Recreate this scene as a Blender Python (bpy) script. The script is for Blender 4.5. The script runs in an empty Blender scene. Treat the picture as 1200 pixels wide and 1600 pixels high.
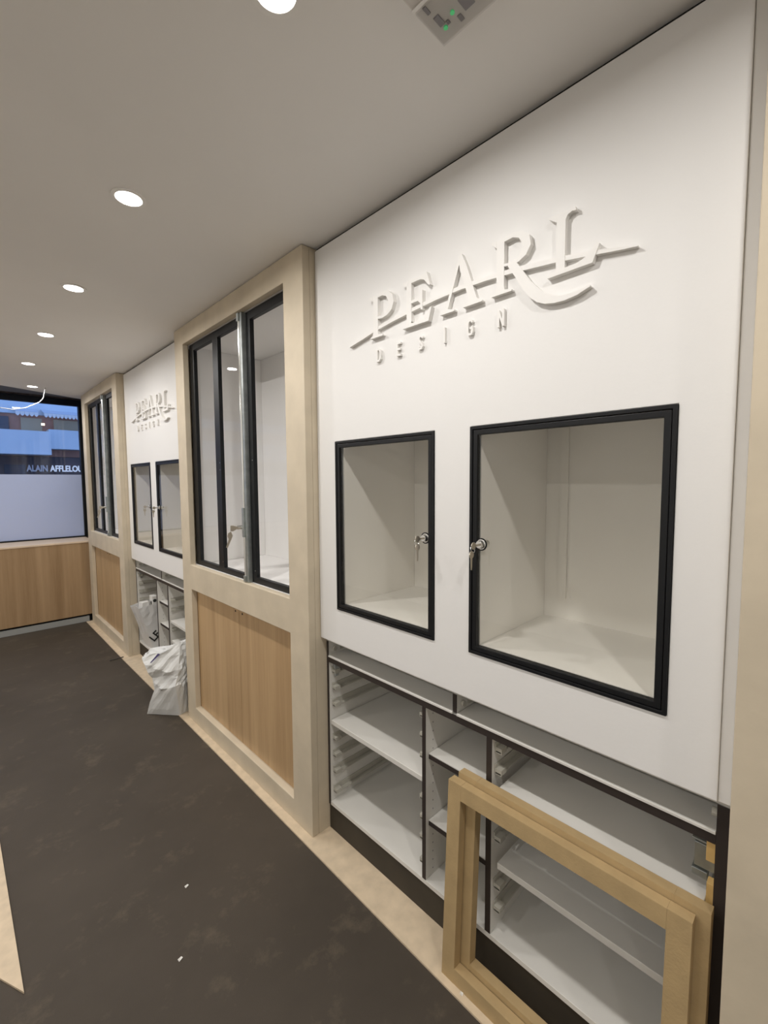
import bpy, bmesh, math, random
from mathutils import Vector, Matrix
random.seed(7)
C = bpy.context.scene.collection
S = bpy.context.scene

# ------------------------------------------------------------------ camera
cam_d = bpy.data.cameras.new('camera')
cam = bpy.data.objects.new('camera', cam_d); C.objects.link(cam)
R_ = Vector((0.71588274, -0.69819148, -0.00636778)); U_ = Vector((0.05293161, 0.04517456, 0.99757581)); F_ = Vector((0.69621128, 0.71448437, -0.06929609))
m = Matrix.Identity(4)
for i in range(3):
    m[i][0] = R_[i]; m[i][1] = U_[i]; m[i][2] = -F_[i]
m[2][3] = 1.55
cam.matrix_world = m
cam_d.sensor_fit = 'VERTICAL'; cam_d.sensor_height = 24; cam_d.lens = 688.465 / 1600 * 24
cam_d.clip_start = 0.02; cam_d.clip_end = 200
S.camera = cam

# ------------------------------------------------------------------ world: blue dusk
w = bpy.data.worlds.new('dusk'); S.world = w; w.use_nodes = True
bg = w.node_tree.nodes['Background']
bg.inputs[0].default_value = (0.30, 0.46, 0.90, 1); bg.inputs[1].default_value = 3.9

# ------------------------------------------------------------------ exposure, downlight power
S.view_settings.view_transform = 'Standard'; S.view_settings.look = 'None'
S.view_settings.gamma = 1; S.view_settings.use_curve_mapping = False
S.view_settings.exposure = -1.32
LAMP_W = 17.0
LAMP_COL = (1.0, 0.978, 0.955)

# ------------------------------------------------------------------ materials
def new_mat(name):
    mt = bpy.data.materials.new(name); mt.use_nodes = True
    return mt, mt.node_tree, mt.node_tree.nodes['Principled BSDF']
def mat(name, col, rough=.6, metal=0., var=.0, vscale=6., bump=0., bscale=60., spec=.5, stretch=(1,1,1), emit=None):
    mt, nt, b = new_mat(name)
    b.inputs['Base Color'].default_value = (*col, 1); b.inputs['Roughness'].default_value = rough
    b.inputs['Metallic'].default_value = metal; b.inputs['Specular IOR Level'].default_value = spec
    if var or bump:
        tc = nt.nodes.new('ShaderNodeTexCoord'); mp = nt.nodes.new('ShaderNodeMapping')
        mp.inputs['Scale'].default_value = stretch; nt.links.new(tc.outputs['Object'], mp.inputs[0])
    if var:
        n = nt.nodes.new('ShaderNodeTexNoise'); n.inputs['Scale'].default_value = vscale; n.inputs['Detail'].default_value = 5
        nt.links.new(mp.outputs[0], n.inputs[0])
        r = nt.nodes.new('ShaderNodeValToRGB')
        r.color_ramp.elements[0].position = .3; r.color_ramp.elements[1].position = .7
        r.color_ramp.elements[0].color = (*[c*(1-var) for c in col], 1); r.color_ramp.elements[1].color = (*[min(1, c*(1+var)) for c in col], 1)
        nt.links.new(n.outputs[0], r.inputs[0]); nt.links.new(r.outputs[0], b.inputs['Base Color'])
    if bump:
        n2 = nt.nodes.new('ShaderNodeTexNoise'); n2.inputs['Scale'].default_value = bscale; n2.inputs['Detail'].default_value = 4
        nt.links.new(mp.outputs[0], n2.inputs[0])
        bp = nt.nodes.new('ShaderNodeBump'); bp.inputs['Strength'].default_value = bump; bp.inputs['Distance'].default_value = .004
        nt.links.new(n2.outputs[0], bp.inputs['Height']); nt.links.new(bp.outputs[0], b.inputs['Normal'])
    if emit:
        b.inputs['Emission Color'].default_value = (*emit[0], 1); b.inputs['Emission Strength'].default_value = emit[1]
    return mt
def oak(name, c0, c1):
    mt, nt, b = new_mat(name)
    tc = nt.nodes.new('ShaderNodeTexCoord'); mp = nt.nodes.new('ShaderNodeMapping')
    mp.inputs['Scale'].default_value = (1, 1, .035); nt.links.new(tc.outputs['Object'], mp.inputs[0])
    a = nt.nodes.new('ShaderNodeTexNoise'); a.inputs['Scale'].default_value = 14; a.inputs['Detail'].default_value = 3
    f = nt.nodes.new('ShaderNodeTexNoise'); f.inputs['Scale'].default_value = 160; f.inputs['Detail'].default_value = 3
    nt.links.new(mp.outputs[0], a.inputs[0]); nt.links.new(mp.outputs[0], f.inputs[0])
    mx = nt.nodes.new('ShaderNodeMath'); mx.operation = 'MULTIPLY_ADD'; mx.inputs[1].default_value = .28; 
    nt.links.new(f.outputs[0], mx.inputs[0]); nt.links.new(a.outputs[0], mx.inputs[2])
    r = nt.nodes.new('ShaderNodeValToRGB'); r.color_ramp.elements[0].position = .44; r.color_ramp.elements[1].position = .84
    r.color_ramp.elements[0].color = (*c0, 1); r.color_ramp.elements[1].color = (*c1, 1)
    nt.links.new(mx.outputs[0], r.inputs[0]); nt.links.new(r.outputs[0], b.inputs['Base Color'])
    b.inputs['Roughness'].default_value = .5
    return mt
def glass(name, tint=(1, 1, 1), refl=1.45, boost=1.0):
    mt = bpy.data.materials.new(name); mt.use_nodes = True; nt = mt.node_tree; nt.nodes.clear()
    o = nt.nodes.new('ShaderNodeOutputMaterial'); t = nt.nodes.new('ShaderNodeBsdfTransparent'); g = nt.nodes.new('ShaderNodeBsdfGlossy')
    g.inputs['Roughness'].default_value = .0; t.inputs[0].default_value = (*tint, 1)
    fr = nt.nodes.new('ShaderNodeFresnel'); fr.inputs[0].default_value = refl
    mm = nt.nodes.new('ShaderNodeMath'); mm.operation = 'MULTIPLY'; mm.inputs[1].default_value = boost; mm.use_clamp = True
    mx = nt.nodes.new('ShaderNodeMixShader')
    ge = nt.nodes.new('ShaderNodeNewGeometry'); iv = nt.nodes.new('ShaderNodeMath'); iv.operation = 'SUBTRACT'; iv.inputs[0].default_value = 1
    mb_ = nt.nodes.new('ShaderNodeMath'); mb_.operation = 'MULTIPLY'        # reflect once, at the outer face only
    nt.links.new(ge.outputs['Backfacing'], iv.inputs[1]); nt.links.new(fr.outputs[0], mm.inputs[0])
    nt.links.new(mm.outputs[0], mb_.inputs[0]); nt.links.new(iv.outputs[0], mb_.inputs[1]); nt.links.new(mb_.outputs[0], mx.inputs[0])
    nt.links.new(t.outputs[0], mx.inputs[1]); nt.links.new(g.outputs[0], mx.inputs[2]); nt.links.new(mx.outputs[0], o.inputs[0])
    return mt
def floor_mat():
    mt, nt, b = new_mat('dark_floor')
    tc = nt.nodes.new('ShaderNodeTexCoord')
    n = nt.nodes.new('ShaderNodeTexNoise'); n.inputs['Scale'].default_value = 1.4; n.inputs['Detail'].default_value = 8; n.inputs['Roughness'].default_value = .6
    n2 = nt.nodes.new('ShaderNodeTexNoise'); n2.inputs['Scale'].default_value = 5; n2.inputs['Detail'].default_value = 10; n2.inputs['Roughness'].default_value = .7
    v = nt.nodes.new('ShaderNodeTexNoise'); v.inputs['Scale'].default_value = 260; v.inputs['Detail'].default_value = 2
    for k in (n, n2, v): nt.links.new(tc.outputs['Object'], k.inputs[0])
    r = nt.nodes.new('ShaderNodeValToRGB'); r.color_ramp.elements[0].position = .3; r.color_ramp.elements[1].position = .7
    r.color_ramp.elements[0].color = (.052, .042, .0315, 1); r.color_ramp.elements[1].color = (.074, .060, .0455, 1)
    nt.links.new(n.outputs[0], r.inputs[0])
    # dried dirt smudges
    r2 = nt.nodes.new('ShaderNodeValToRGB'); r2.color_ramp.elements[0].position = .55; r2.color_ramp.elements[1].position = .78
    nt.links.new(n2.outputs[0], r2.inputs[0])
    mx = nt.nodes.new('ShaderNodeMixRGB'); mx.inputs[2].default_value = (.125, .10, .07, 1)
    nt.links.new(r2.outputs[0], mx.inputs[0]); nt.links.new(r.outputs[0], mx.inputs[1])
    # sparse light crumbs
    r3 = nt.nodes.new('ShaderNodeValToRGB'); r3.color_ramp.elements[0].position = .80; r3.color_ramp.elements[1].position = .83
    nt.links.new(v.outputs[0], r3.inputs[0])
    mx2 = nt.nodes.new('ShaderNodeMixRGB'); mx2.inputs[2].default_value = (.3, .26, .2, 1)
    nt.links.new(r3.outputs[0], mx2.inputs[0]); nt.links.new(mx.outputs[0], mx2.inputs[1])
    nt.links.new(mx2.outputs[0], b.inputs['Base Color'])
    bp = nt.nodes.new('ShaderNodeBump'); bp.inputs['Strength'].default_value = .15; bp.inputs['Distance'].default_value = .003
    nt.links.new(v.outputs[0], bp.inputs['Height']); nt.links.new(bp.outputs[0], b.inputs['Normal'])
    b.inputs['Roughness'].default_value = .62; b.inputs['Specular IOR Level'].default_value = .22
    return mt
def film_mat():
    mt = bpy.data.materials.new('frosted_film'); mt.use_nodes = True; nt = mt.node_tree; nt.nodes.clear()
    o = nt.nodes.new('ShaderNodeOutputMaterial'); t = nt.nodes.new('ShaderNodeBsdfTranslucent'); d = nt.nodes.new('ShaderNodeBsdfDiffuse')
    t.inputs[0].default_value = (.98, .99, 1, 1); d.inputs[0].default_value = (.66, .70, .84, 1)
    mx = nt.nodes.new('ShaderNodeMixShader'); mx.inputs[0].default_value = .5
    nt.links.new(t.outputs[0], mx.inputs[1]); nt.links.new(d.outputs[0], mx.inputs[2]); nt.links.new(mx.outputs[0], o.inputs[0])
    return mt
M = dict(
    ceiling=mat('ceiling_paint', (.83, .81, .78), .75, var=.03, vscale=1.2),
    white=mat('white_panel_paint', (.80, .785, .76), .55, bump=.05, bscale=120),
    sign=mat('white_sign_foam', (.82, .80, .765), .55),
    beige=mat('beige_trowelled_paint', (.60, .515, .385), .6, var=.07, vscale=7, bump=.12, bscale=40),
    beigefloor=mat('beige_floor_board', (.62, .50, .35), .55, var=.10, vscale=22, bump=.1, bscale=50),
    oak=oak('oak_veneer', (.37, .235, .115), (.54, .365, .195)),
    oak2=oak('oak_counter', (.30, .19, .095), (.43, .29, .16)),
    pale=mat('pale_counter_edge', (.72, .57, .42), .45, var=.05),
    black=mat('black_metal', (.0065, .007, .008), .42, spec=.3),
    gap=mat('black_gap', (.01, .01, .01), .9),  # near-black that paints in the shade of gaps and recesses
    steel=mat('steel', (.80, .80, .78), .2, metal=1.),
    galv=mat('galvanised_steel', (.42, .45, .44), .38, metal=.85, var=.15, vscale=30),
    brass=mat('key_metal', (.55, .50, .42), .3, metal=1.),
    melamine=mat('white_melamine', (.70, .68, .63), .42, var=.03, vscale=5),
    niche=mat('white_lining', (.90, .885, .865), .6),
    box=mat('cream_lining', (.87, .84, .785), .6, var=.03, vscale=3),
    runner=mat('plastic_runner', (.46, .44, .38), .35),
    band=mat('dark_brown_edge', (.030, .022, .019), .5),
    plinth=mat('dark_brown_plinth', (.034, .027, .018), .6, var=.2, vscale=8),
    back=mat('grey_back_panel', (.52, .50, .45), .6),
    mdf=mat('raw_mdf', (.43, .305, .15), .75, var=.07, vscale=18, bump=.15, bscale=150),
    bag=mat('white_bag_plastic', (.72, .71, .69), .38, bump=.25, bscale=18),
    bag2=mat('white_sack', (.66, .66, .64), .42, bump=.6, bscale=22),
    ink=mat('black_ink', (.02, .02, .02), .5), violet=mat('violet_ink', (.05, .035, .14), .5),
    card=mat('white_carton', (.72, .70, .66), .6), yellow=mat('raw_pine', (.58, .38, .14), .6, var=.12, vscale=25),
    lamp=mat('lamp_diffuser', (1, 1, 1), .5, emit=((1, .93, .87), 30)), ring=mat('white_ring', (.85, .83, .8), .4),
    led=mat('green_led', (.1, .9, .3), .5, emit=((.15, .9, .35), .25)), cover=mat('fixture_body', (.62, .59, .55), .5), dark=mat('dark_part', (.28, .26, .27), .5),
    wall=mat('room_wall', (.84, .82, .78), .7, var=.03), floor=floor_mat(), film=film_mat(),
    glass=glass('clear_glass', (1, 1, 1), 1.3, .6), case_glass=glass('case_glass', (.955, .955, .945), 1.5, 1.15), shop_glass=glass('shop_glass', (.93, .95, .95), 1.5, 1.3),
    fac_blue=mat('pale_render', (.66, .74, .80), .8, var=.06, vscale=1.5), fac_or=mat('brick_render', (.55, .28, .20), .8, var=.15, vscale=3),
    fac_dark=mat('dark_shopfront', (.10, .07, .07), .5, var=.3, vscale=2), awn=mat('awning_cloth', (.55, .60, .68), .8), street=mat('asphalt', (.10, .10, .11), .9, var=.1),
    sign_lit=mat('lit_letters', (.9, .9, .9), .5, emit=((.9, .93, 1.0), .9)), fac_glass=mat('shop_window_dark', (.06, .07, .09), .15),
    warm=mat('warm_window', (.40, .36, .27), .6, emit=((1, .8, .5), .10)), bulb=mat('warm_bulb', (1, .9, .7), .5, emit=((1, .75, .45), 6)),
    cable=mat('white_cable', (.42, .42, .42), .5), slat=mat('black_slat', (.14, .14, .15), .4), brown=mat('rough_brown_wall', (.12, .09, .08), .9, var=.4, vscale=20, bump=.5, bscale=30),
    grey=mat('grey_rail', (.34, .35, .34), .5), stick=mat('dark_stick', (.03, .025, .02), .6),
)

# ------------------------------------------------------------------ mesh helpers
class MB:
    def __init__(s): s.v = []; s.f = []
    def add(s, vs, fs):
        k = len(s.v); s.v += [tuple(v) for v in vs]; s.f += [tuple(i + k for i in f) for f in fs]; return s
    def box(s, x0, x1, y0, y1, z0, z1):
        x0, x1 = min(x0, x1), max(x0, x1); y0, y1 = min(y0, y1), max(y0, y1); z0, z1 = min(z0, z1), max(z0, z1)
        return s.add([(x0,y0,z0),(x1,y0,z0),(x1,y1,z0),(x0,y1,z0),(x0,y0,z1),(x1,y0,z1),(x1,y1,z1),(x0,y1,z1)],
              [(0,3,2,1),(4,5,6,7),(0,1,5,4),(1,2,6,5),(2,3,7,6),(3,0,4,7)])
    def cyl(s, c, axis, r, h, n=24, r2=None):
        c = Vector(c); a = Vector(axis).normalized(); t = a.orthogonal().normalized(); b = a.cross(t); r2 = r if r2 is None else r2
        p = [c + (t*math.cos(2*math.pi*i/n) + b*math.sin(2*math.pi*i/n))*r for i in range(n)]
        q = [c + a*h + (t*math.cos(2*math.pi*i/n) + b*math.sin(2*math.pi*i/n))*r2 for i in range(n)]
        return s.add(p + q, [tuple(range(n))[::-1], tuple(range(n, 2*n))] + [(i, (i+1) % n, n+(i+1) % n, n+i) for i in range(n)])
    def ringz(s, x, y, z0, z1, ri, ro, n=32):
        P = []
        for (r, z) in ((ri, z0), (ro, z0), (ro, z1), (ri, z1)):
            P += [(x + r*math.cos(2*math.pi*i/n), y + r*math.sin(2*math.pi*i/n), z) for i in range(n)]
        return s.add(P, [(k*n+i, k*n+(i+1) % n, ((k+1) % 4)*n+(i+1) % n, ((k+1) % 4)*n+i) for k in range(4) for i in range(n)])
    lift = 0
    def prism(s, uz, xf, xb):          # polygon in the wall plane, u = -y; front at xf, back at xb
        xf -= s.lift; s.lift += .0003; n = len(uz); a = [(xf, -u, z) for u, z in uz]; b = [(xb, -u, z) for u, z in uz]
        return s.add(a + b, [tuple(range(n)), tuple(range(n, 2*n))[::-1]] + [(i, n+i, n+(i+1) % n, (i+1) % n) for i in range(n)])
    def ribbon(s, pts, xf, xb):        # (u, z, width) centre line
        xf -= s.lift; s.lift += .0003; L = []; Rr = []
        for i, p in enumerate(pts):
            a = pts[max(0, i-1)]; b = pts[min(len(pts)-1, i+1)]
            t = Vector((b[0]-a[0], b[1]-a[1])).normalized(); nrm = Vector((-t.y, t.x))*p[2]/2
            L.append((p[0]+nrm.x, p[1]+nrm.y)); Rr.append((p[0]-nrm.x, p[1]-nrm.y))
        n = len(pts); V = [(xf, -u, z) for u, z in L] + [(xf, -u, z) for u, z in Rr] + [(xb, -u, z) for u, z in L] + [(xb, -u, z) for u, z in Rr]
        F = []
        for i in range(n-1):
            F += [(i, i+1, n+i+1, n+i), (2*n+i+1, 2*n+i, 3*n+i, 3*n+i+1), (i+1, i, 2*n+i, 2*n+i+1), (n+i, n+i+1, 3*n+i+1, 3*n+i)]
        F += [(0, n, 3*n, 2*n), (n-1, 2*n+n-1, 3*n+n-1, n+n-1)]
        return s.add(V, F)
    def tube(s, pts, r, n=8):
        P = [Vector(p) for p in pts]; V = []; F = []
        for i, p in enumerate(P):
            t = (P[min(i+1, len(P)-1)] - P[max(i-1, 0)]).normalized(); a = t.orthogonal().normalized() if i == 0 else (a - t*a.dot(t)).normalized(); b = t.cross(a)
            V += [p + (a*math.cos(2*math.pi*k/n) + b*math.sin(2*math.pi*k/n))*r for k in range(n)]
        for i in range(len(P)-1):
            F += [(i*n+k, i*n+(k+1) % n, (i+1)*n+(k+1) % n, (i+1)*n+k) for k in range(n)]
        F += [tuple(range(n))[::-1], tuple(range((len(P)-1)*n, len(P)*n))]
        return s.add(V, F)
    def plate(s, x0, x1, ys, zs, holes):   # slab between x0 and x1 with rectangular holes, one welded surface
        Y = sorted(set(list(ys) + [h[0] for h in holes] + [h[1] for h in holes])); Z = sorted(set(list(zs) + [h[2] for h in holes] + [h[3] for h in holes]))
        def full(i, j):
            if i < 0 or j < 0 or i >= len(Y)-1 or j >= len(Z)-1: return False
            cy = (Y[i]+Y[i+1])/2; cz = (Z[j]+Z[j+1])/2
            return not any(h[0] < cy < h[1] and h[2] < cz < h[3] for h in holes)
        idx = {}; V = []; F = []
        def v(a, i, j):
            if (a, i, j) not in idx: idx[(a, i, j)] = len(V); V.append(((x0, x1)[a], Y[i], Z[j]))
            return idx[(a, i, j)]
        for i in range(len(Y)-1):
            for j in range(len(Z)-1):
                if not full(i, j): continue
                F.append((v(0,i,j), v(0,i,j+1), v(0,i+1,j+1), v(0,i+1,j))); F.append((v(1,i,j), v(1,i+1,j), v(1,i+1,j+1), v(1,i,j+1)))
                if not full(i-1, j): F.append((v(0,i,j), v(1,i,j), v(1,i,j+1), v(0,i,j+1)))
                if not full(i+1, j): F.append((v(0,i+1,j), v(0,i+1,j+1), v(1,i+1,j+1), v(1,i+1,j)))
                if not full(i, j-1): F.append((v(0,i,j), v(0,i+1,j), v(1,i+1,j), v(1,i,j)))
                if not full(i, j+1): F.append((v(0,i,j+1), v(1,i,j+1), v(1,i+1,j+1), v(0,i+1,j+1)))
        return s.add(V, F)
def obj(name, mb, m_, parent=None, bevel=0, smooth=False, off=(0, 0, 0), recalc=True):
    me = bpy.data.meshes.new(name)
    org = Vector(parent['base'] if parent and 'base' in parent.keys() else (0, 0, 0))
    me.from_pydata([tuple(Vector(v) + Vector(off) - org) for v in mb.v], [], mb.f)
    if recalc:
        b = bmesh.new(); b.from_mesh(me); bmesh.ops.recalc_face_normals(b, faces=b.faces); b.to_mesh(me); b.free()
    o = bpy.data.objects.new(name, me); C.objects.link(o); me.materials.append(m_)
    if parent:
        o.parent = parent; o['base'] = tuple(org)
    if bevel:
        md = o.modifiers.new('bevel', 'BEVEL'); md.width = bevel; md.segments = 2; md.limit_method = 'ANGLE'; md.angle_limit = math.radians(40)
    if smooth:
        for p in me.polygons: p.use_smooth = True
    return o
def thing(name, label, cat, loc, group=None):
    o = bpy.data.objects.new(name, None); C.objects.link(o); o.location = loc; o['base'] = tuple(loc); o.empty_display_size = .1
    o['label'] = label; o['category'] = cat
    if group: o['group'] = group
    return o
def tag(o, label, cat, group=None):
    o['label'] = label; o['category'] = cat
    if group: o['group'] = group
    return o
def struct(name, mb, m_, bevel=0):
    o = obj(name, mb, m_, None, bevel); o['kind'] = 'structure'; return o
def box(*a): return MB().box(*a)

XP, XW, XC = 1.037, 1.096, 1.125     # pillar face, white panel face, drawer cabinet front
ZC, SH = 2.493, 2.817                # ceiling height, repeat of the bays
Y0, Y1, Y2 = 0.117, 1.521, 2.938     # right pillar edge, first pillar right / left edge

# ------------------------------------------------------------------ setting
struct('floor', box(-3.2, 1.75, -3.0, 6.6, -.12, 0), M['floor'])
cm = MB(); cp = [(-3.2, -3.0), (1.75, -3.0), (1.75, 6.02), (1.1, 5.98), (.38, 5.64), (-3.2, 5.6)]
n = len(cp); cm.add([(x, y, ZC) for x, y in cp] + [(x, y, ZC+.06) for x, y in cp], [tuple(range(n))[::-1], tuple(range(n, 2*n))] + [(i, (i+1) % n, n+(i+1) % n, n+i) for i in range(n)])
struct('ceiling', cm, M['ceiling'])
struct('wall_right', box(1.70, 1.75, -3.0, 6.6, 0, ZC+.3), M['wall'])
struct('wall_left', box(-2.0, -1.95, -3.0, 6.6, 0, ZC+.3), M['wall'])
struct('wall_back', box(-3.2, 1.75, -3.05, -3.0, 0, ZC+.3), M['wall'])
# wall the shop window sits in
wf = MB(); wf.add([], [])
def plate_y(y0, y1, xs, zs, holes):
    t = MB().plate(0, 1, xs, zs, holes); s = MB(); s.add([((y0 if v[0] == 0 else y1), v[1], v[2]) for v in t.v], t.f)
    return MB().add([(v[1], v[0], v[2]) for v in s.v], s.f)
struct('wall_far', plate_y(6.30, 6.50, (-3.2, 1.70), (0, 2.9), [(-2.6, 1.15, .915, 2.52)]), M['brown'])
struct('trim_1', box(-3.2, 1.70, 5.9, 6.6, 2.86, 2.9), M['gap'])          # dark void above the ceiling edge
# shop window
win = bpy.data.objects.new('window_1', None); C.objects.link(win); win['kind'] = 'structure'; win['base'] = (0, 0, 0)
fr = MB()
fr.add(*(lambda p: (p.v, p.f))(plate_y(6.27, 6.34, (-2.6, 1.15), (.915, 2.52), [(-1.0, 1.098, .925, 2.455), (-2.55, -1.05, .925, 2.455)])))
obj('window_frame', fr, M['black'], win, .003)
obj('pane', box(-1.0, 1.098, 6.303, 6.311, .925, 2.455), M['shop_glass'], win)
obj('pane', box(-2.55, -1.05, 6.303, 6.311, .925, 2.455), M['shop_glass'], win)
obj('frosted_film', box(-1.0, 1.098, 6.298, 6.3005, .926, 1.652), M['film'], win)
obj('frosted_film', box(-2.55, -1.05, 6.298, 6.3005, .926, 1.652), M['film'], win)
# beige boards along the foot of the units
kb = MB(); kp = [(1.003, -3.0), (1.70, -3.0), (1.70, 5.80), (.985, 5.80), (.985, 4.3), (.995, 2.9)]
n = len(kp); kb.add([(x, y, .0) for x, y in kp] + [(x, y, .006) for x, y in kp], [tuple(range(n))[::-1], tuple(range(n, 2*n))] + [(i, (i+1) % n, n+(i+1) % n, n+i) for i in range(n)])
struct('trim_2', kb, M['beigefloor'])
kb = MB(); kp = [(.072, 1.657), (.062, 2.45), (.055, 5.0), (-1.4, 5.0), (-1.4, 4.7)]
n = len(kp); kb.add([(x, y, .0) for x, y in kp] + [(x, y, .006) for x, y in kp], [tuple(range(n))[::-1], tuple(range(n, 2*n))] + [(i, (i+1) % n, n+(i+1) % n, n+i) for i in range(n)])
struct('trim_3', kb, M['beigefloor'])
# plain beige pillar nearest the camera
struct('trim_4', MB().box(XP, 1.70, -3.0, Y0-.002, .006, ZC), M['beige'], .002)

# ------------------------------------------------------------------ downlights
LG = 'recessed ceiling downlights in a row'
def downlight(x, y, label, visible=True, power=1.0):
    t = thing('downlight', label, 'lamp', (x, y, ZC), LG if visible else None)
    if not visible: t['group'] = 'ceiling downlights behind the camera'
    obj('trim_ring', MB().ringz(x, y, ZC-.004, ZC+.0, .040, .052), M['ring'], t, smooth=False)
    obj('diffuser', MB().cyl((x, y, ZC-.0030), (0, 0, 1), .0405, .002, 32), M['lamp'], t)
    ld = bpy.data.lights.new('downlight_beam', 'AREA'); ld.energy = LAMP_W*power; ld.shape = 'DISK'; ld.size = .07; ld.spread = math.radians(172)
    ld.color = LAMP_COL
    lo = bpy.data.objects.new('beam', ld); C.objects.link(lo); lo.parent = t; lo.location = (0, 0, -.006)
names = ['round white downlight cut off by the top edge of the photo', 'largest round downlight seen whole, above the tall cabinet', 'second whole round downlight from the camera, left of tall cabinet',
         'third whole round downlight from the camera on grey ceiling', 'fourth whole round downlight, beside the farthest pair', 'farthest round downlight, at the ceiling edge near shop window']
for (x, y), l in zip([(.492, .795), (.466, 1.681), (.466, 2.618), (.469, 3.545), (.471, 4.48), (.60, 5.50)], names): downlight(x, y, l)
for x, y in [(.47, -.2), (.47, -1.15), (-1.35, -1.6), (-1.35, -.2), (-1.35, 1.2), (-1.35, 2.6), (-1.35, 4.0), (-1.35, 5.2)]:
    downlight(x, y, ('round downlight in the main row' if x > 0 else 'round downlight in the opposite row') + ', %s outside the photo' % {-.2: 'nearest overhead,', -1.15: 'rearmost,', -1.6: 'rearmost,', 1.2: 'second,', 2.6: 'middle,', 4.0: 'fifth,', 5.2: 'nearest the window,'}[y], False, 1 if x > 0 else 1.45)

# ------------------------------------------------------------------ square fixture at the top of the frame
fx = thing('emergency_light', 'square translucent ceiling fixture with two green indicator dots', 'light fixture', (.70, .56, ZC))
zb = ZC-.022
obj('fixture_body', MB().box(.57, .795, .40, .625, zb, ZC-.002), M['cover'], fx, .004)
obj('rim', MB().box(.693, .699, .40, .625, zb-.003, zb), M['ring'], fx)
for (x, y) in ((.766, .597), (.752, .570)):
    obj('indicator', MB().cyl((x, y, zb-.0025), (0, 0, 1), .0045, .0025, 10), M['led'], fx)
for (a, b, c, d) in ((.735, .758, .592, .604), (.742, .768, .528, .55), (.705, .722, .600, .607), (.765, .779, .56, .568), (.708, .730, .545, .553), (.757, .765, .584, .590)):
    obj('component', MB().box(a, b, c, d, zb-.002, zb), M['dark'], fx)
obj('cover', MB().box(.70, .790, .40, .620, zb-.007, zb-.006), glass('fixture_cover', (.93, .93, .93), 1.2), fx)

# ------------------------------------------------------------------ keys and locks
def key_pair(parent, c, side=1, s=1.0):
    x, y, z = c          # where the first key enters the lock; keys point to -x
    k = MB().box(x-.018*s, x, y-.0012, y+.0012, z-.003*s, z+.003*s)
    k.cyl((x-.026*s, y-.0012, z), (0, 1, 0), .0105*s, .0024, 14)
    obj('key', k, M['brass'], parent)
    r = MB(); r.tube([(x-.030*s+.009*s*math.cos(a), y+.003*math.sin(a), z-.010*s+.009*s*math.sin(a)) for a in [i*math.pi/8 for i in range(17)]], .0008*s, 6)
    obj('key_ring', r, M['steel'], parent)
    k2 = MB().cyl((x-.030*s, y-.0012+side*.004, z-.026*s), (0, 1, 0), .0105*s, .0024, 14)
    k2.add([(x-.034*s, y+side*.004-.001, z-.034*s), (x-.026*s, y+side*.004-.001, z-.034*s), (x-.028*s, y+side*.004-.001, z-.070*s), (x-.032*s, y+side*.004-.001, z-.070*s),
            (x-.034*s, y+side*.004+.001, z-.034*s), (x-.026*s, y+side*.004+.001, z-.034*s), (x-.028*s, y+side*.004+.001, z-.070*s), (x-.032*s, y+side*.004+.001, z-.070*s)],
           [(0,1,2,3), (7,6,5,4), (0,4,5,1), (1,5,6,2), (2,6,7,3), (3,7,4,0)])
    obj('key', k2, M['brass'], parent)

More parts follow.
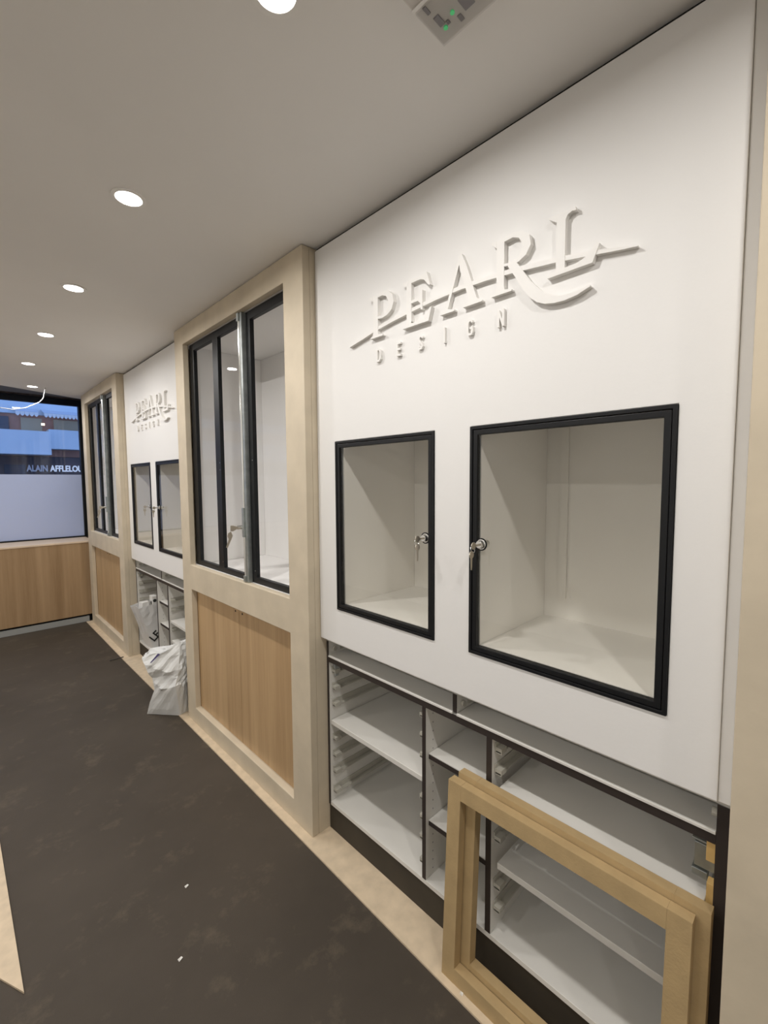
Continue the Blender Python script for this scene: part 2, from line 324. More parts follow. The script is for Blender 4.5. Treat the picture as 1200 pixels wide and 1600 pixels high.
# ------------------------------------------------------------------ tall display cabinets (beige pillars)
def tall_cabinet(dy, label, hinges):
    t = thing('display_cabinet', label, 'cabinet', (XP, Y1+dy, .006), 'tall beige display cabinets')
    o1, o2 = 1.667, 2.805
    off = (0, dy, 0)
    P = lambda n_, mb, m_, par=t, bv=0, **k: obj(n_, mb, m_, par, bv, off=off, **k)
    P('face_frame', MB().plate(XP, XP+.034, (Y1, Y2), (.006, ZC-.003), [(o1, o2, 1.036, 2.386), (o1, o2, .107, .880)]), M['beige'], bv=.0025)
    P('side_panel', box(XP+.034, 1.60, Y1, Y1+.03, .006, ZC-.003), M['beige'])
    P('side_panel', box(XP+.034, 1.60, Y2-.03, Y2, .006, ZC-.003), M['beige'])
    P('sill', box(XP+.0345, 1.585, Y1+.03, Y2-.03, 1.016, 1.036), M['niche'])
    P('niche_ceiling', box(XP+.0345, 1.585, Y1+.03, Y2-.03, 2.386, 2.406), M['niche'])
    P('niche_back', box(1.56, 1.58, Y1+.031, Y2-.031, 1.037, 2.385), M['niche'])
    P('niche_side', box(XP+.075, 1.559, o2+.002, o2+.02, 1.037, 2.385), M['niche'])
    P('niche_side', box(XP+.075, 1.559, o1-.02, o1-.002, 1.037, 2.385), M['niche'])
    # lower cupboard: reveal and two oak doors
    P('ledge', box(XP+.0345, XP+.07, o1, o2, .087, .107), M['beige'])
    mid = 2.235
    for a, b, hy in ((o1-.015, mid-.0012, mid-.04), (mid+.0012, o2+.015, mid+.04)):
        d = P('cupboard_door', box(XP+.036, XP+.056, a, b, .1075, .9), M['oak'], bv=.001)
        obj('knob_hole', MB().cyl((XP+.0345, hy, .845), (1, 0, 0), .0055, .004, 12), M['gap'], d, off=off)
    # black glazed doors
    xa, xb = XP+.030, XP+.062
    za, zt = 1.037, 2.385
    P('door_frame', MB().plate(xa+.010, xb, (2.068, o2-.002), (za, zt), [(2.475, 2.742, 1.068, 2.345), (2.10, 2.409, 1.068, 2.345)]), M['black'], bv=.0015)
    P('door_frame', MB().plate(xa+.010, xb, (o1+.002, 2.066), (za, zt), [(1.717, 2.036, 1.068, 2.345)]), M['black'], bv=.0015)
    for a, b in ((2.475, 2.742), (2.10, 2.409), (1.717, 2.036)):
        P('pane', box(xb-.012, xb-.007, a-.004, b+.004, 1.064, 2.349), M['glass'])
    for z_, y_ in ((1.10, 2.42), (1.62, 2.42), (1.66, 2.42), (1.10, 2.045), (1.66, 2.045)):
        P('screw', MB().cyl((xa+.0085, y_, z_), (1, 0, 0), .003, .002, 8), M['steel'])
    # espagnolette bar with its lock
    lb = P('lock_bar', box(xa-.014, xa+.010, 2.076, 2.094, 1.038, 2.384), M['galv'], bv=.001)
    obj('rod', MB().cyl((xa-.012, 2.1035, 1.07), (0, 0, 1), .007, 1.30, 16), M['steel'], lb, off=off, smooth=False)
    for g_ in ((xa-.022, xa-.002, 2.0945, 2.114, 1.27, 1.42), (xa-.022, xa+.006, 2.0945, 2.114, 1.04, 1.07), (xa-.022, xa+.006, 2.0945, 2.114, 2.345, 2.383)):
        obj('guide', MB().box(*g_), M['galv'], lb, .001, off=off)
    lk = P('lock', MB().cyl((xa-.002, 2.126, 1.318), (-1, .25, 0), .012, .034, 18).box(xa-.006, xa+.008, 2.1145, 2.142, 1.298, 1.338), M['steel'])
    # keys hang out towards the camera side
    k = MB()
    a = Vector((xa-.034, 2.132, 1.318)); d = Vector((-1, .3, 0)).normalized()
    q = a + d*.026
    k.add([a+Vector((0,0,.004)), a-Vector((0,0,.004)), q-Vector((0,0,.018)), q+d*.012-Vector((0,0,.016)), q+d*.012+Vector((0,0,.012)), q+Vector((0,0,.012))] +
          [v+Vector((.0015,.0012,0)) for v in (a+Vector((0,0,.004)), a-Vector((0,0,.004)), q-Vector((0,0,.018)), q+d*.012-Vector((0,0,.016)), q+d*.012+Vector((0,0,.012)), q+Vector((0,0,.012)))],
          [(0,1,2,3,4,5), (11,10,9,8,7,6)] + [(i, 6+i, 6+(i+1) % 6, (i+1) % 6) for i in range(6)])
    obj('key', k, M['brass'], lk, off=off)
    p = q + d*.010 - Vector((0, 0, .020)); k = MB()
    pts = [(0,.002), (.014,-.006), (.018,-.022), (.012,-.036), (.026,-.078), (.018,-.080), (0,-.040), (-.008,-.020)]
    V = [p + d*u*1.0 + Vector((0,0,v)) for u, v in pts]; k.add(V + [v+Vector((.0015,.0012,0)) for v in V], [tuple(range(8)), tuple(range(8,16))[::-1]] + [(i, 8+i, 8+(i+1) % 8, (i+1) % 8) for i in range(8)])
    obj('key', k, M['brass'], lk, off=off)
    return t
tall_cabinet(0, 'near tall beige cabinet with three black-framed panes and two oak doors', None)
tall_cabinet(SH, 'far tall beige cabinet beside the counter and shop window', None)

# ------------------------------------------------------------------ white panels, display cases and raised signs
CA = (.893, 1.400); CB = (.238, .759); WZ = (1.030, 1.709)
def white_panel(dy, label):
    off = (0, dy, 0)
    o = obj('wall_panel', MB().plate(XW, XW+.018, (Y0+.026, Y1-.003), (.884, 2.479), [(*CA, *WZ), (*CB, *WZ)]), M['white'], None, .0015, off=off)
    tag(o, label, 'panel', 'white wall panels between the cabinets'); return o
wp = white_panel(0, 'large white panel nearest the camera, holding two black-framed cases')
white_panel(SH, 'narrow-looking far white panel between the two tall beige cabinets')
for dy, l in ((0, 'thin white filler strip between near white panel and right beige pillar'), (SH, 'thin white filler strip between far panel and near tall cabinet')):
    o = obj('filler_strip', box(XW+.0035, XW+.02, Y0+dy+.001, Y0+dy+.0255, .884, 2.479), M['white'], None, .001); tag(o, l, 'trim', 'white filler strips')
    o = obj('gap_shadow_strip', box(XW+.012, XW+.05, Y0+dy, Y1-.003+dy, 2.4795, ZC-.001), M['gap'], None); tag(o, l.replace('thin white filler strip', 'black strip drawn as gap shadow').split(' between')[0] + (' above the near white panel' if dy == 0 else ' above the far white panel'), 'trim', 'dark strips drawn as gap shadows under the ceiling')  # black strip put in to draw the shade of the gap under the ceiling

def display_case(y0, y1, dy, lock_left, label):
    off = (0, dy, 0); z0, z1 = WZ
    t = thing('display_case', label, 'display case', (XW, (y0+y1)/2+dy, z0), 'black-framed glass display cases in the white panels')
    P = lambda n_, mb, m_, par=t, bv=0: obj(n_, mb, m_, par, bv, off=off)
    g = .001
    P('outer_frame', MB().plate(XW-.004, XW+.022, (y0+g, y1-g), (z0+g, z1-g), [(y0+.010, y1-.010, z0+.010, z1-.010)]), M['black'], bv=.001)
    d = P('door_frame', MB().plate(XW-.002, XW+.016, (y0+.0115, y1-.0115), (z0+.0115, z1-.0115), [(y0+.026, y1-.026, z0+.026, z1-.026)]), M['black'], bv=.0015)
    P('pane', box(XW+.004, XW+.009, y0+.023, y1-.023, z0+.023, z1-.023), M['case_glass'])
    xb = 1.54
    P('shelf_floor', box(XW+.023, xb, y0+.002, y1-.002, z0+.006, z0+.024), M['box'])
    P('side_panel', box(XW+.023, xb, y1-.024, y1-.008, z0+.0245, z1+.03), M['box'])
    P('side_panel', box(XW+.023, xb, y0+.008, y0+.024, z0+.0245, z1+.03), M['box'])
    P('top_panel', box(XW+.023, xb, y0+.002, y1-.002, z1+.031, z1+.045), M['box'])
    P('back_panel', box(xb+.001, xb+.016, y0+.002, y1-.002, z0+.006, z1+.045), M['box'])
    if lock_left: P('batten', box(xb-.008, xb, y1-.105, y1-.078, z0+.10, z1+.03), M['box'])
    yl = y1-.040 if lock_left else y0+.040
    zl = 1.364
    lk = P('lock', MB().cyl((XW+.004, yl, zl), (-1, 0, 0), .0155, .004, 24).cyl((XW, yl, zl), (-1, 0, 0), .0125, .012, 24, .011).cyl((XW+.009, yl, zl), (1, 0, 0), .012, .02, 20), M['steel'], bv=.001)
    obj('rosette', MB().cyl((XW+.0035, yl, zl), (-1, 0, 0), .0185, .003, 24), M['black'], lk, off=off)
    obj('latch', box(XW+.018, XW+.022, yl-(0 if lock_left else .035), yl+(.035 if lock_left else 0), zl-.007, zl+.007), M['steel'], lk, off=off)
    n0 = len(bpy.data.objects)
    key_pair_off(lk, (XW-.012, yl, zl), off, 1 if lock_left else -1)
    return t
def key_pair_off(parent, c, off, side):
    c = (c[0]+off[0], c[1]+off[1], c[2]+off[2]); key_pair(parent, c, side)
display_case(*CA, 0, False, 'smaller-looking of the two near glass cases, left, with key at its right edge')
display_case(*CB, 0, True, 'biggest glass case, at the right, with key at its left edge')
display_case(*CA, SH, False, 'narrow left glass case in the far white panel')
display_case(*CB, SH, True, 'right glass case of the far white panel, partly behind the tall cabinet')

def sign(dy, label):
    t = thing('raised_sign', label, 'sign', (XW, .8+dy, 1.967), 'raised white signs on the white panels')
    off = (0, dy, 0); xf, xb = XW-.015, XW-.0003
    def P(mb, lab=None, name='letter'):
        o = obj(name, mb, M['sign'], t, off=off)
        if lab: o['label'] = lab
        return o
    zb, zt = 2.050, 2.192
    def serif_foot(a, b, s0, s1, mb):
        mb.prism([(a, zb), (b, zb), (b, zb+.004), (s1+.003, zb+.009), (s1, zb+.02), (s0, zb+.02), (s0-.003, zb+.009), (a, zb+.004)], xf, xb)
    def serif_tl(tip, s0, mb): mb.prism([(tip, zt), (tip, zt-.005), (s0, zt-.018), (s0, zt)], xf, xb)
    def stem(s0, s1, mb, a=0.02): mb.prism([(s0, zb+a), (s1, zb+a), (s1, zt), (s0, zt)], xf, xb)
    m_ = MB(); stem(-1.157, -1.134, m_); serif_foot(-1.172, -1.110, -1.157, -1.134, m_); serif_tl(-1.174, -1.157, m_)
    m_.ribbon([(-1.134, 2.187, .010), (-1.110, 2.189, .012), (-1.088, 2.183, .018), (-1.073, 2.167, .024), (-1.069, 2.148, .025), (-1.075, 2.131, .021), (-1.092, 2.118, .013), (-1.112, 2.113, .009), (-1.134, 2.115, .008)], xf, xb); P(m_)
    m_ = MB(); stem(-.999, -.978, m_, .009); serif_tl(-1.015, -.999, m_)
    m_.prism([(-.978, 2.181), (-.94, 2.181), (-.926, 2.176), (-.905, 2.153), (-.900, 2.154), (-.914, 2.196), (-.920, 2.192), (-.978, 2.192)], xf, xb)
    m_.prism([(-.978, 2.118), (-.950, 2.118), (-.938, 2.106), (-.938, 2.088), (-.931, 2.088), (-.931, 2.147), (-.938, 2.147), (-.943, 2.130), (-.978, 2.126)], xf, xb)
    m_.prism([(-1.015, 2.046), (-.906, 2.046), (-.894, 2.085), (-.900, 2.086), (-.922, 2.060), (-.950, 2.056), (-.978, 2.056), (-.978, 2.062), (-.999, 2.062), (-1.015, 2.052)], xf, xb); P(m_)
    m_ = MB(); m_.ribbon([(-.789, 2.200, .013), (-.777, 2.160, .024), (-.740, 2.055, .024)], xf, xb); m_.ribbon([(-.790, 2.190, .008), (-.838, 2.055, .009)], xf, xb)
    m_.prism([(-.860, 2.049), (-.808, 2.049), (-.808, 2.053), (-.832, 2.060), (-.843, 2.060), (-.860, 2.053)], xf, xb); m_.prism([(-.777, 2.049), (-.713, 2.049), (-.713, 2.053), (-.727, 2.062), (-.755, 2.062), (-.777, 2.053)], xf, xb); P(m_)
    m_ = MB(); stem(-.668, -.645, m_); serif_foot(-.683, -.622, -.668, -.645, m_); serif_tl(-.683, -.668, m_)
    m_.ribbon([(-.645, 2.187, .010), (-.620, 2.190, .012), (-.598, 2.184, .018), (-.584, 2.168, .024), (-.581, 2.150, .024), (-.589, 2.133, .018), (-.604, 2.122, .011), (-.622, 2.118, .008), (-.645, 2.122, .006)], xf, xb)
    m_.ribbon([(-.624, 2.121, .022), (-.603, 2.089, .023), (-.577, 2.048, .026), (-.560, 2.027, .028), (-.543, 2.011, .027), (-.524, 2.000, .023), (-.503, 1.993, .017), (-.480, 1.990, .013), (-.450, 1.992, .009), (-.420, 2.000, .004)], xf, xb); P(m_)
    m_ = MB(); stem(-.503, -.481, m_, .005); serif_tl(-.522, -.503, m_); m_.prism([(-.481, zt-.02), (-.476, zt-.011), (-.466, zt-.007), (-.456, zt-.009), (-.458, zt), (-.481, zt)], xf, xb)
    m_.prism([(-.524, 2.048), (-.416, 2.050), (-.401, 2.088), (-.408, 2.090), (-.432, 2.068), (-.450, 2.062), (-.481, 2.060), (-.503, 2.060), (-.524, 2.054)], xf, xb); P(m_)
    m_ = MB(); xs = xf+.0012
    m_.ribbon([(-1.290, 2.049, .003), (-1.22, 2.064, .009), (-1.156, 2.0775, .011), (-1.07, 2.089, .011), (-.98, 2.098, .011), (-.88, 2.106, .011), (-.79, 2.109, .011), (-.70, 2.107, .012), (-.60, 2.099, .013), (-.50, 2.0865, .012), (-.41, 2.071, .010), (-.36, 2.061, .007), (-.322, 2.053, .002)], xs, xb)
    P(m_, 'slender stroke crossing all five large letters', 'stroke')
    xf = XW-.010; w_ = .006; a, b = 1.967, 2.012
    def G(u, pts_list):
        k = MB()
        for pts in pts_list: k.ribbon([(u+p, a+q*.045, w_ if len(pts) == 2 else w_) for p, q in pts], xf, xb)
        P(k, None)
    G(-1.149, [[(.004, 0), (.004, 1)], [(.004, .93), (.014, .93), (.019, .8), (.020, .5), (.019, .2), (.014, .07), (.004, .07)]])
    G(-1.051, [[(.004, 0), (.004, 1)], [(.004, .93), (.020, .93)], [(.004, .5), (.017, .5)], [(.004, .07), (.020, .07)]])
    G(-.955, [[(.019, .78), (.016, .92), (.008, .93), (.004, .8), (.006, .62), (.015, .42), (.018, .22), (.014, .08), (.006, .07), (.002, .2)]])
    G(-.853, [[(.004, 0), (.004, 1)]])
    G(-.768, [[(.019, .78), (.016, .92), (.009, .93), (.004, .8), (.004, .2), (.009, .07), (.016, .08), (.019, .22), (.019, .45)], [(.011, .45), (.021, .45)]])
    G(-.668, [[(.004, 0), (.004, 1)], [(.004, .97), (.019, .03)], [(.019, 0), (.019, 1)]])
    return t
sign(0, 'raised white PEARL DESIGN lettering on the near white panel')
sign(SH, 'raised white PEARL DESIGN lettering on the far white panel')

# ------------------------------------------------------------------ open drawer cabinets under the white panels
def cabinet(dy, label, kind):
    t = thing('drawer_cabinet', label, 'cabinet', (XC, Y0+dy, .006), 'open white drawer cabinets under the panels')
    off = (0, dy, 0); xb = 1.62
    P = lambda n_, mb, m_, par=t, bv=0: obj(n_, mb, m_, par, bv, off=off)
    ya, yb = Y0+.005, Y1-.004        # 0.124 .. 1.517
    def board(name, x1, x2, a, b, z0, z1, band='y'):
        o = P(name, box(x1+.0015, x2, a, b, z0, z1), M['melamine'])
        obj('edge_band', box(x1, x1+.0014, a, b, z0, z1), M['band'], o, off=off)
        return o
    # sides, dividers, rails
    L = board('side_panel', XC, xb, yb-.013, yb, .12, .862)
    Rr = board('side_panel', XC, xb, ya, ya+.024, .12, .862)
    D1 = board('divider', XC, xb, .955, .971, .137, .770)
    D2 = board('divider', XC, xb, .693, .712, .137, .770)
    board('divider', XC, xb, .824, .840, .801, .862)
    P('bottom_panel', box(XC, xb, ya+.0245, yb-.0135, .12, .1365), M['melamine'], bv=.001)
    rail = P('rail_board', box(XC+.0015, xb, ya+.0245, yb-.0135, .7705, .793), M['melamine'])
    obj('edge_band', box(XC, XC+.0014, ya+.0245, yb-.0135, .7705, .793), M['band'], rail, off=off)
    for a, b in ((ya+.0245, .8235), (.8405, yb-.0135)):
        P('tray', box(XC-.003, xb-.02, a, b, .7935, .8005), M['melamine'], bv=.001)
    P('back_panel', box(xb+.001, xb+.012, ya, yb, .12, .862), M['back'])
    P('plinth', box(1.130, 1.148, ya, yb, .0065, .1195), M['plinth'])
    P('top_panel', box(XC+.003, xb, ya, yb, .863, .88), M['melamine'])
    # system holes in the dividers
    h = MB()
    for z_ in [.16+.032*i for i in range(19)]:
        h.cyl((XC+.04, .9549, z_), (0, -1, 0), .0028, .0005, 8)
    P('shelf_pin_holes', h, M['dark']).__setitem__('kind', 'stuff')
    def runner(y, side, z_):
        x1, x2 = XC+.015, xb-.03; s = side
        b = MB().box(x1, x2, y, y+s*.004, z_-.014, z_+.012).box(x1, x2, y+s*.004, y+s*.022, z_-.014, z_-.010).box(x1, x1+.03, y+s*.004, y+s*.024, z_-.016, z_+.001)
        P('drawer_runner', b, M['runner'])
    yL, yD1, yD2, yR = yb-.0135, .9715, .6925, ya+.0245
    if kind == 'near':
        left = (.735, .660, .585, .430, .355, .280, .190); shelfL = (.503,); mid = (.597, .352); right = (.740, .672, .52, .455, .30, .225); shelfR = (.618, .380)
    else:
        left = (.735, .66, .585, .51, .43, .355, .28); shelfL = (); mid = (.60, .42); right = (.66, .585, .43, .27, .2); shelfR = (.50, .345)
    for z_ in left: runner(yL, -1, z_); runner(yD1, 1, z_)
    for z_ in right: runner(yD2, -1, z_)
    for z_ in shelfL: P('shelf', box(XC+.006, xb-.03, .974, yb-.016, z_-.014, z_+.006), M['melamine'], bv=.0015)
    for z_ in shelfR: P('shelf', box(XC+.003, xb-.03, ya+.040, .672, z_-.014, z_+.006), M['melamine'], bv=.0015)
    for z_ in mid:
        o = P('shelf', box(XC+.0165, xb-.01, .7135, .9535, z_-.016, z_+.003), M['melamine'])
        obj('edge_band', box(XC+.015, XC+.0164, .7135, .9535, z_-.016, z_), M['band'], o, off=off)
    # first drawer coupling parts, top left
    for (y, s) in ((yL, -1), (.8235, -1)):
        P('bracket', MB().cyl((XC+.03, y, .825), (0, s, 0), .010, .010, 14).box(XC+.06, XC+.25, y, y+s*.003, .812, .838), M['runner'])
    P('bracket', MB().cyl((XC+.03, .1485+.0, .825), (0, 1, 0), .010, .010, 14), M['runner'])
    P('bracket', MB().add([(XC+.02, yL, .765), (XC+.055, yL, .765), (XC+.045, yL, .70), (XC+.03, yL, .70), (XC+.02, yL-.018, .765), (XC+.055, yL-.018, .765), (XC+.045, yL-.010, .70), (XC+.03, yL-.010, .70)],
        [(0,1,2,3), (7,6,5,4), (0,4,5,1), (1,5,6,2), (2,6,7,3), (3,7,4,0)]), M['grey'])
    if kind == 'near':
        # repair timber and metal plate on the right side
        P('timber_block', box(XC+.006, XC+.03, yR, yR+.016, .722, .768), M['yellow'], bv=.001)
        P('timber_block', box(XC+.006, XC+.03, yR, yR+.013, .612, .672), M['yellow'], bv=.001)
        P('metal_plate', MB().box(1.160, 1.166, yR, .188, .678, .734).box(1.158, 1.25, yR, .193, .739, .743).box(1.158, 1.185, yR+.016, .192, .655, .672), M['galv'], bv=.001)
        c = P('cable_end', MB().tube([(1.56, .72+.03*math.sin(i*.5), .60+.16*(1-i/10)**2) if i < 10 else (1.56-.01*(i-10), .82, .606) for i in range(14)], .003, 6), M['grey'])
    return t
cabinet(0, 'open white drawer cabinet nearest the camera, behind the leaning MDF frames', 'near')
cabinet(SH, 'far open white drawer cabinet holding a white paper bag', 'far')

# ------------------------------------------------------------------ two MDF frames leaning in front
def mdf_frame(label, ylo, yhi, zbot, H, wv, wh, xbot, xtop, th):
    t = thing('mdf_frame', label, 'frame', (xbot, (ylo+yhi)/2, zbot), 'raw MDF frames leaning on the drawer cabinet')
    ang = math.asin((xtop-xbot)/H)
    t.rotation_euler = (0, ang, 0)
    b = Vector((xbot, (ylo+yhi)/2, zbot))
    def P(n_, x0, x1, y0, y1, z0, z1):
        o = obj(n_, MB().box(xbot+x0, xbot+x1, y0, y1, zbot+z0, zbot+z1), M['mdf'], t); return o
    P('stile', 0, th, yhi-wv, yhi, 0, H); P('stile', 0, th, ylo, ylo+wv, 0, H)
    P('rail', .0002, th-.0002, ylo+wv+.0003, yhi-wv-.0003, H-wh, H-.0003); P('rail', .0002, th-.0002, ylo+wv+.0003, yhi-wv-.0003, .0003, wh)
    return t
mdf_frame('front MDF frame, nearest the camera, resting on the beige floor strip', .168, .800, .0065, .622, .046, .047, 1.020, 1.052, .030)
mdf_frame('rear MDF frame, shifted right behind the front one, against the cabinet', .142, .786, .0065, .636, .066, .062, 1.0525, 1.0855, .030)

# ------------------------------------------------------------------ far counter
ct = thing('counter', 'long low oak counter with pale top under the shop window', 'counter', (0, 5.8, 0))
obj('front_panel', box(-1.94, 1.06, 5.80, 5.82, .085, .893), M['oak2'], ct, .002)
obj('top', box(-1.94, 1.10, 5.795, 6.262, .8935, .912), M['pale'], ct, .002)
obj('toe_kick', box(-1.94, 1.06, 5.86, 5.88, .001, .0845), M['gap'], ct)
obj('floor_rail', box(-1.94, 1.02, 5.812, 5.84, .001, .062), M['grey'], ct, .002)

# ------------------------------------------------------------------ shutter above the window, hanging cable
sh = thing('roller_shutter', 'dark slatted shutter above the shop window', 'shutter', (0, 5.9, 2.50))
for i in range(7):
    y = 5.67+.078*i; obj('slat', MB().add([(x, y+a, 2.505+.006*i+b) for x in (-3.1, .34+(y-5.64)/.472) for a, b in ((0, 0), (.062, -.012), (.066, 0), (.004, .012))],
        [(0,1,2,3), (7,6,5,4), (0,4,5,1), (1,5,6,2), (2,6,7,3), (3,7,4,0)]), M['slat'], sh)
obj('bulkhead', box(-3.1, 1.69, 5.9, 6.29, 2.60, 2.68), M['black'], sh)
cb = MB(); ctl = [(.70, 5.50, 2.492), (.694, 5.55, 2.444), (.687, 5.57, 2.399), (.655, 5.58, 2.357), (.603, 5.58, 2.326), (.543, 5.57, 2.289), (.446, 5.56, 2.262), (.353, 5.55, 2.268), (.20, 5.54, 2.31), (.05, 5.52, 2.40), (-.02, 5.50, 2.492)]
pts = [tuple(Vector(ctl[i]).lerp(Vector(ctl[i+1]), k/3)) for i in range(len(ctl)-1) for k in range(3)] + [ctl[-1]]
o = obj('cable', cb.tube(pts, .004, 8), M['cable'], None, smooth=True); tag(o, 'thin pale cable hanging in a loop from the ceiling edge', 'cable')

# ------------------------------------------------------------------ bags
def grid_obj(name, rows, m_, parent=None, closed=True, cap=True):
    n = len(rows[0]); V = [p for r in rows for p in r]; F = []
    for j in range(len(rows)-1):
        for i in range(n if closed else n-1): F.append((j*n+i, j*n+(i+1) % n, (j+1)*n+(i+1) % n, (j+1)*n+i))
    if cap: F.append(tuple(range(n))[::-1])
    return obj(name, MB().add(V, F), m_, parent, smooth=False)
def rrect(cx, cy, hx, hy, n=10, k=.0, seed=0, rot=0):
    rnd = random.Random(seed); P = []
    side = [(-hx, -hy), (hx, -hy), (hx, hy), (-hx, hy)]
    for e in range(4):
        a, b = side[e], side[(e+1) % 4]
        for i in range(n):
            s = i/n; x = a[0]+(b[0]-a[0])*s; y = a[1]+(b[1]-a[1])*s
            g = math.sin(math.pi*s)*-.0 + (rnd.random()-.5)*k
            nx, ny = (0, -1) if e == 0 else (1, 0) if e == 1 else (0, 1) if e == 2 else (-1, 0)
            x += nx*g; y += ny*g
            P.append((cx+x*math.cos(rot)-y*math.sin(rot), cy+x*math.sin(rot)+y*math.cos(rot)))
    return P
# tall paper carrier bag standing in the far cabinet, leaning out
b1 = thing('paper_bag', 'tall white carrier bag with black lettering standing in the far cabinet', 'bag', (1.26, 4.08, .138))
rows = []
for j in range(13):
    s = j/12; z = .1385+.375*s
    lean = -.085*s
    pr_ = rrect(1.255+lean, 4.085+.0*s, .118+.020*s, .085+.012*s, 8, .007 if 0 < j < 12 else .003, j//2+3, 0.10)
    rows.append([(x, y, z+(.012*math.sin(i*.7)*s*s if j > 9 else 0)) for i, (x, y) in enumerate(pr_)])
obj1 = grid_obj('bag_body', rows, M['bag'], b1); sm = obj1.modifiers.new('s', 'SOLIDIFY'); sm.thickness = .0015; sm.offset = -1
# printed letters on the face towards the camera
def face_pt(u, z):   # point just in front of the bag face towards -y
    s = (z-.1385)/.375; x = 1.255-.085*s+u; return (x, 4.085-(.085+.012*s)-.0065+math.tan(.10)*u, z)
lt = MB()
def quad(a, b, c, d): lt.add([face_pt(*a), face_pt(*b), face_pt(*c), face_pt(*d)], [(0, 1, 2, 3)])
def rot_q(cx, cz, pts):
    a = math.radians(35); return [(cx+u*math.cos(a)-v*math.sin(a), cz+u*math.sin(a)+v*math.cos(a)) for u, v in pts]
for (cx, cz, shp) in ((-.088, .205, [[(0, 0), (.045, 0), (.045, .012), (0, .012)], [(0, 0), (.012, 0), (.012, .06), (0, .06)]]),
                      (-.052, .232, [[(0, 0), (.012, 0), (.012, .06), (0, .06)], [(0, 0), (.04, 0), (.04, .011), (0, .011)], [(0, .025), (.034, .025), (.034, .036), (0, .036)], [(0, .049), (.04, .049), (.04, .06), (0, .06)]])):
    for q in shp: quad(*rot_q(cx, cz, q))
obj('printed_letters', lt, M['ink'], b1)
c1 = thing('carton', 'white carton with a round black mark sticking out of the carrier bag', 'box', (1.25, 4.08, .35))
obj('carton_body', MB().box(1.16, 1.225, 4.02, 4.10, .34, .585), M['card'], c1, .002)
obj('round_mark', MB().cyl((1.1595, 4.055, .528), (-1, 0, 0), .014, .0008, 16), M['ink'], c1)
obj('round_mark', MB().cyl((1.178, 4.0195, .548), (0, -1, 0), .014, .0008, 16), M['ink'], c1)
c2 = obj('paper_packet', MB().add([(1.07, 4.03, .45), (1.14, 4.02, .45), (1.15, 4.13, .45), (1.08, 4.15, .45), (1.085, 4.03, .545), (1.135, 4.03, .55), (1.15, 4.12, .535), (1.09, 4.15, .53)],
    [(3,2,1,0), (4,5,6,7), (0,1,5,4), (1,2,6,5), (2,3,7,6), (3,0,4,7)]), M['card'], None, .004); tag(c2, 'crumpled white packet on top inside the carrier bag', 'packet')

# slumped white sack on the floor
b2 = thing('plastic_sack', 'slumped crumpled white sack on the floor beside the near tall cabinet', 'bag', (.96, 3.12, .0))
ctl = [((.85, 3.165, .002), (1.0, 2.985, .002)), ((.861, 3.135, .086), (.985, 2.967, .102)), ((.875, 3.11, .147), (.973, 2.952, .182)), ((.883, 3.1, .185), (.964, 2.946, .228)),
    ((.883, 3.12, .216), (.978, 2.958, .256)), ((.881, 3.135, .256), (.991, 2.967, .287)), ((.855, 3.125, .298), (.993, 2.961, .327)), ((.846, 3.145, .329), (1.003, 2.973, .373)),
    ((.843, 3.165, .355), (1.013, 2.985, .418)), ((.844, 3.195, .372), (1.021, 3.003, .464)), ((.848, 3.215, .374), (1.023, 3.015, .486))]
rows = []
for j in range((len(ctl)-1)*2+1):
    i0 = j//2; f = (j % 2)/2; i1 = min(i0+1, len(ctl)-1)
    FL = Vector(ctl[i0][0]).lerp(Vector(ctl[i1][0]), f); FR = Vector(ctl[i0][1]).lerp(Vector(ctl[i1][1]), f)
    RB = FR + Vector((.078, .028, -.004)); RB.x = max(RB.x, 1.045) if RB.y > 2.95 else RB.x
    LB = FL + Vector((.085, .115, .004))
    if j == 0: RB.z = LB.z = .002
    cs = [FL, FR, RB, LB]; row = []
    for e_ in range(4):
        A_, B_ = cs[e_], cs[(e_+1) % 4]; k = (9, 5, 8, 5)[e_]
        nrm = Vector((B_.y-A_.y, A_.x-B_.x, 0)).normalized()
        for i in range(k):
            t_ = i/k; p = A_.lerp(B_, t_)
            amp = 0 if j == 0 else .004 if j < 6 else .013
            wv = math.sin(t_*5.1 + j*.9 + e_*2) * .6 + math.sin(t_*13 - j*1.7 + e_) * .6
            bulge = .007*math.sin(math.pi*t_) if 0 < j < 20 else 0
            p = p + nrm*(wv*amp*math.sin(math.pi*t_)**.5 + bulge); p.z = max(.0015, p.z + (0 if j == 0 else amp*.5*math.sin(t_*7+j)))
            row.append(tuple(p))
    rows.append(row)
sk = grid_obj('sack_body', rows, M['bag2'], b2, cap=True)
me = sk.data
bm_ = bmesh.new(); bm_.from_mesh(me); bm_.verts.ensure_lookup_table(); n_ = len(rows[0]); top = [bm_.verts[n_*(len(rows)-1)+i] for i in range(n_)]
c_ = bm_.verts.new(sum((v.co for v in top), Vector())/n_ - Vector((0, 0, .05)))
for i in range(n_): bm_.faces.new((top[i], top[(i+1) % n_], c_))
bmesh.ops.recalc_face_normals(bm_, faces=bm_.faces); bm_.to_mesh(me); bm_.free()
def on_front(px_u, k):
    A_, B_ = Vector(ctl[k][0]), Vector(ctl[k][1]); nrm = Vector((B_.y-A_.y, A_.x-B_.x, 0)).normalized(); return A_.lerp(B_, px_u) + nrm*.019
obj('ink_mark', MB().add([on_front(.22, 8)-Vector((0, 0, .004)), on_front(.25, 8)-Vector((0, 0, .006)), on_front(.52, 9)+Vector((0, 0, -.004)), on_front(.46, 9)+Vector((0, 0, .006))], [(0, 1, 2, 3)]), M['violet'], b2)

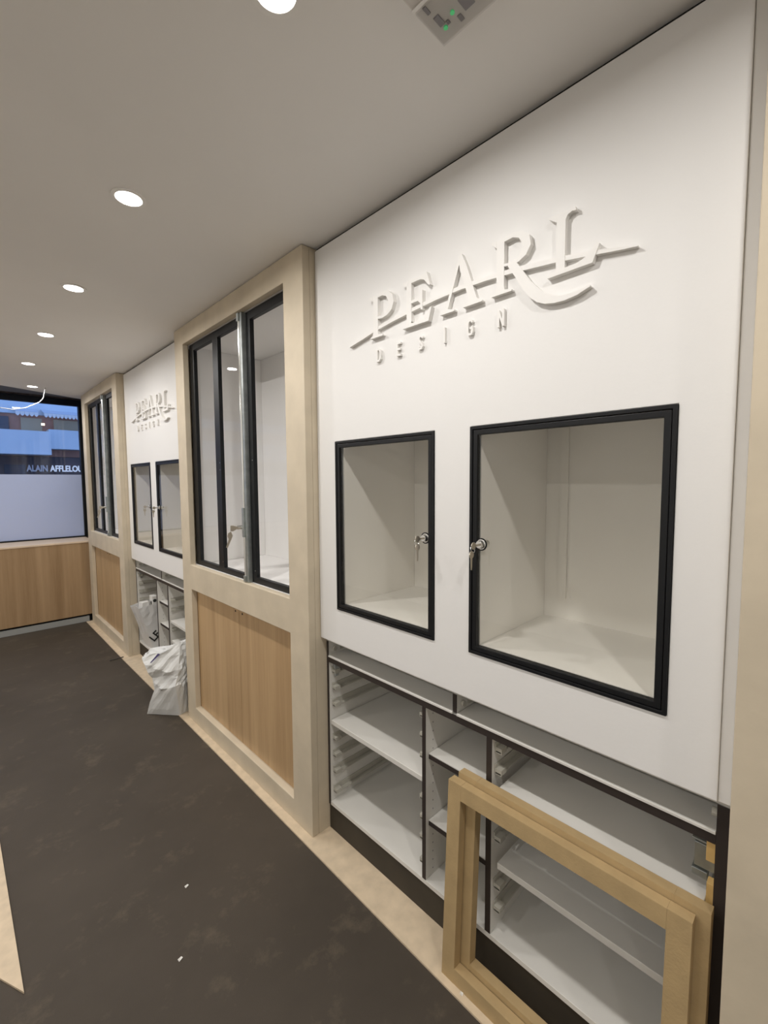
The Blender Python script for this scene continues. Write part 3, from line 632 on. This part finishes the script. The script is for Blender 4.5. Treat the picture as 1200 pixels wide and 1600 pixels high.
# stick on the floor
o = obj('stick', MB().tube([(.895, 4.36, .006), (.94, 4.355, .008), (1.0, 4.35, .012)], .004, 6), M['stick'], None); tag(o, 'thin dark stick lying on the floor by the far tall cabinet', 'stick')

# small scraps on the floor
for (x, y, l) in ((.555, 1.671, 'tiny pale scrap on the dark floor, farthest of the three'), (.442, 1.418, 'white paper scrap at middle distance on the dark floor'), (1.012, .715, 'small grey shred lying on the edge of the beige strip by the MDF frames')):
    z = .006 if x > .9 else 0
    o = obj('scrap', MB().add([(x, y, z+.001), (x+.013, y+.004, z+.003), (x+.011, y+.013, z+.001), (x-.002, y+.008, z+.004)], [(0, 1, 2, 3)]), M['card'], None); o['base'] = (0, 0, 0); tag(o, l, 'scrap')
    sf = o.modifiers.new('thick', 'SOLIDIFY'); sf.thickness = .0008

# ------------------------------------------------------------------ street outside
struct('trim_5', box(-12, 12, 6.6, 16, -.3, -.15), M['street'])
bd = thing('building', 'blue dusk-lit building across the street with balcony band and shopfront', 'building', (-2, 13.5, -.15))
YB = 13.5
obj('upper_wall', box(-10, 10, YB, YB+.4, 3.20, 9), M['fac_blue'], bd)
obj('floor_wall', box(-10, 10, YB+.1, YB+.4, 2.21, 3.199), M['fac_or'], bd)
obj('balcony_band', box(-10, 1.69, YB-.6, YB+.05, 2.22, 2.76), M['fac_blue'], bd)
obj('balcony_band', box(1.692, 10, YB-.35, YB+.05, 2.38, 2.84), M['fac_blue'], bd)
obj('shopfront_wall', box(-10, 10, YB+.02, YB+.4, -.15, 2.2), M['fac_dark'], bd)
for x0, x1 in ((-1.7, -.3), (.2, 1.0), (1.22, 1.62), (1.85, 2.35), (2.5, 3.2)):
    w_ = obj('window', box(x0, x1, YB+.05, YB+.099, 2.64, 3.12), M['warm'] if x0 > 1 else M['fac_glass'], bd)
for x0, x1 in ((-1.9, -.9), (-.2, .35), (.86, 1.25)):
    obj('window', box(x0, x1, YB-.02, YB+.019, .3, 2.0), M['fac_glass'], bd)
for x0, x1 in ((1.08, 1.50), (1.60, 2.9)):
    a = MB().add([(x0, YB, 3.33), (x1, YB, 3.33), (x1, YB-.5, 3.20), (x0, YB-.5, 3.20), (x0, YB, 3.31), (x1, YB, 3.31), (x1, YB-.5, 3.18), (x0, YB-.5, 3.18)], [(0,1,2,3), (7,6,5,4), (0,4,5,1), (1,5,6,2), (2,6,7,3), (3,7,4,0)])
    aw = obj('awning', a, M['awn'], bd)
    n = int((x1-x0)/.075)
    v = MB()
    for i in range(n):
        u = x0+(x1-x0)*i/n; d = (x1-x0)/n
        v.add([(u, YB-.505, 3.19), (u+d, YB-.505, 3.19), (u+d*.9, YB-.505, 3.12), (u+d*.5, YB-.505, 3.09), (u+d*.1, YB-.505, 3.12)], [(0, 1, 2, 3, 4)])
    obj('scalloped_valance', v, M['ring'], aw)
bl = obj('lamp_bulb', MB().cyl((1.60, YB-.25, 2.93), (0, 0, 1), .035, .05, 12), M['bulb'], bd)
M['sign_dim'] = mat('dim_letters', (.5, .5, .55), .5, emit=((.7, .75, .9), .18))
def text(s, x0, x1, z, h, y, parent, mk='sign_lit'):
    cu = bpy.data.curves.new('t', 'FONT'); cu.body = s; cu.extrude = .01; cu.offset = .03
    o = bpy.data.objects.new('t', cu); C.objects.link(o); bpy.context.view_layer.update()
    me = bpy.data.meshes.new_from_object(o.evaluated_get(bpy.context.evaluated_depsgraph_get())); bpy.data.objects.remove(o)
    xs = [v.co.x for v in me.vertices]; ys = [v.co.y for v in me.vertices]
    b = Vector(parent['base'])
    for v in me.vertices:
        v.co = Vector((x0+(v.co.x-min(xs))/(max(xs)-min(xs))*(x1-x0), y-v.co.z, z+(v.co.y-min(ys))/(max(ys)-min(ys))*h)) - b
    r = bpy.data.objects.new('sign_lettering', me); C.objects.link(r); r.parent = parent; me.materials.append(M[mk]); return r
TX = (1.71, 2.375)
text('AFFLELOU', TX[0], TX[1], 1.84, .155, YB-.06, bd)
text('ALAIN', TX[0]-.45, TX[0]-.045, 1.84, .155, YB-.06, bd, 'sign_dim')
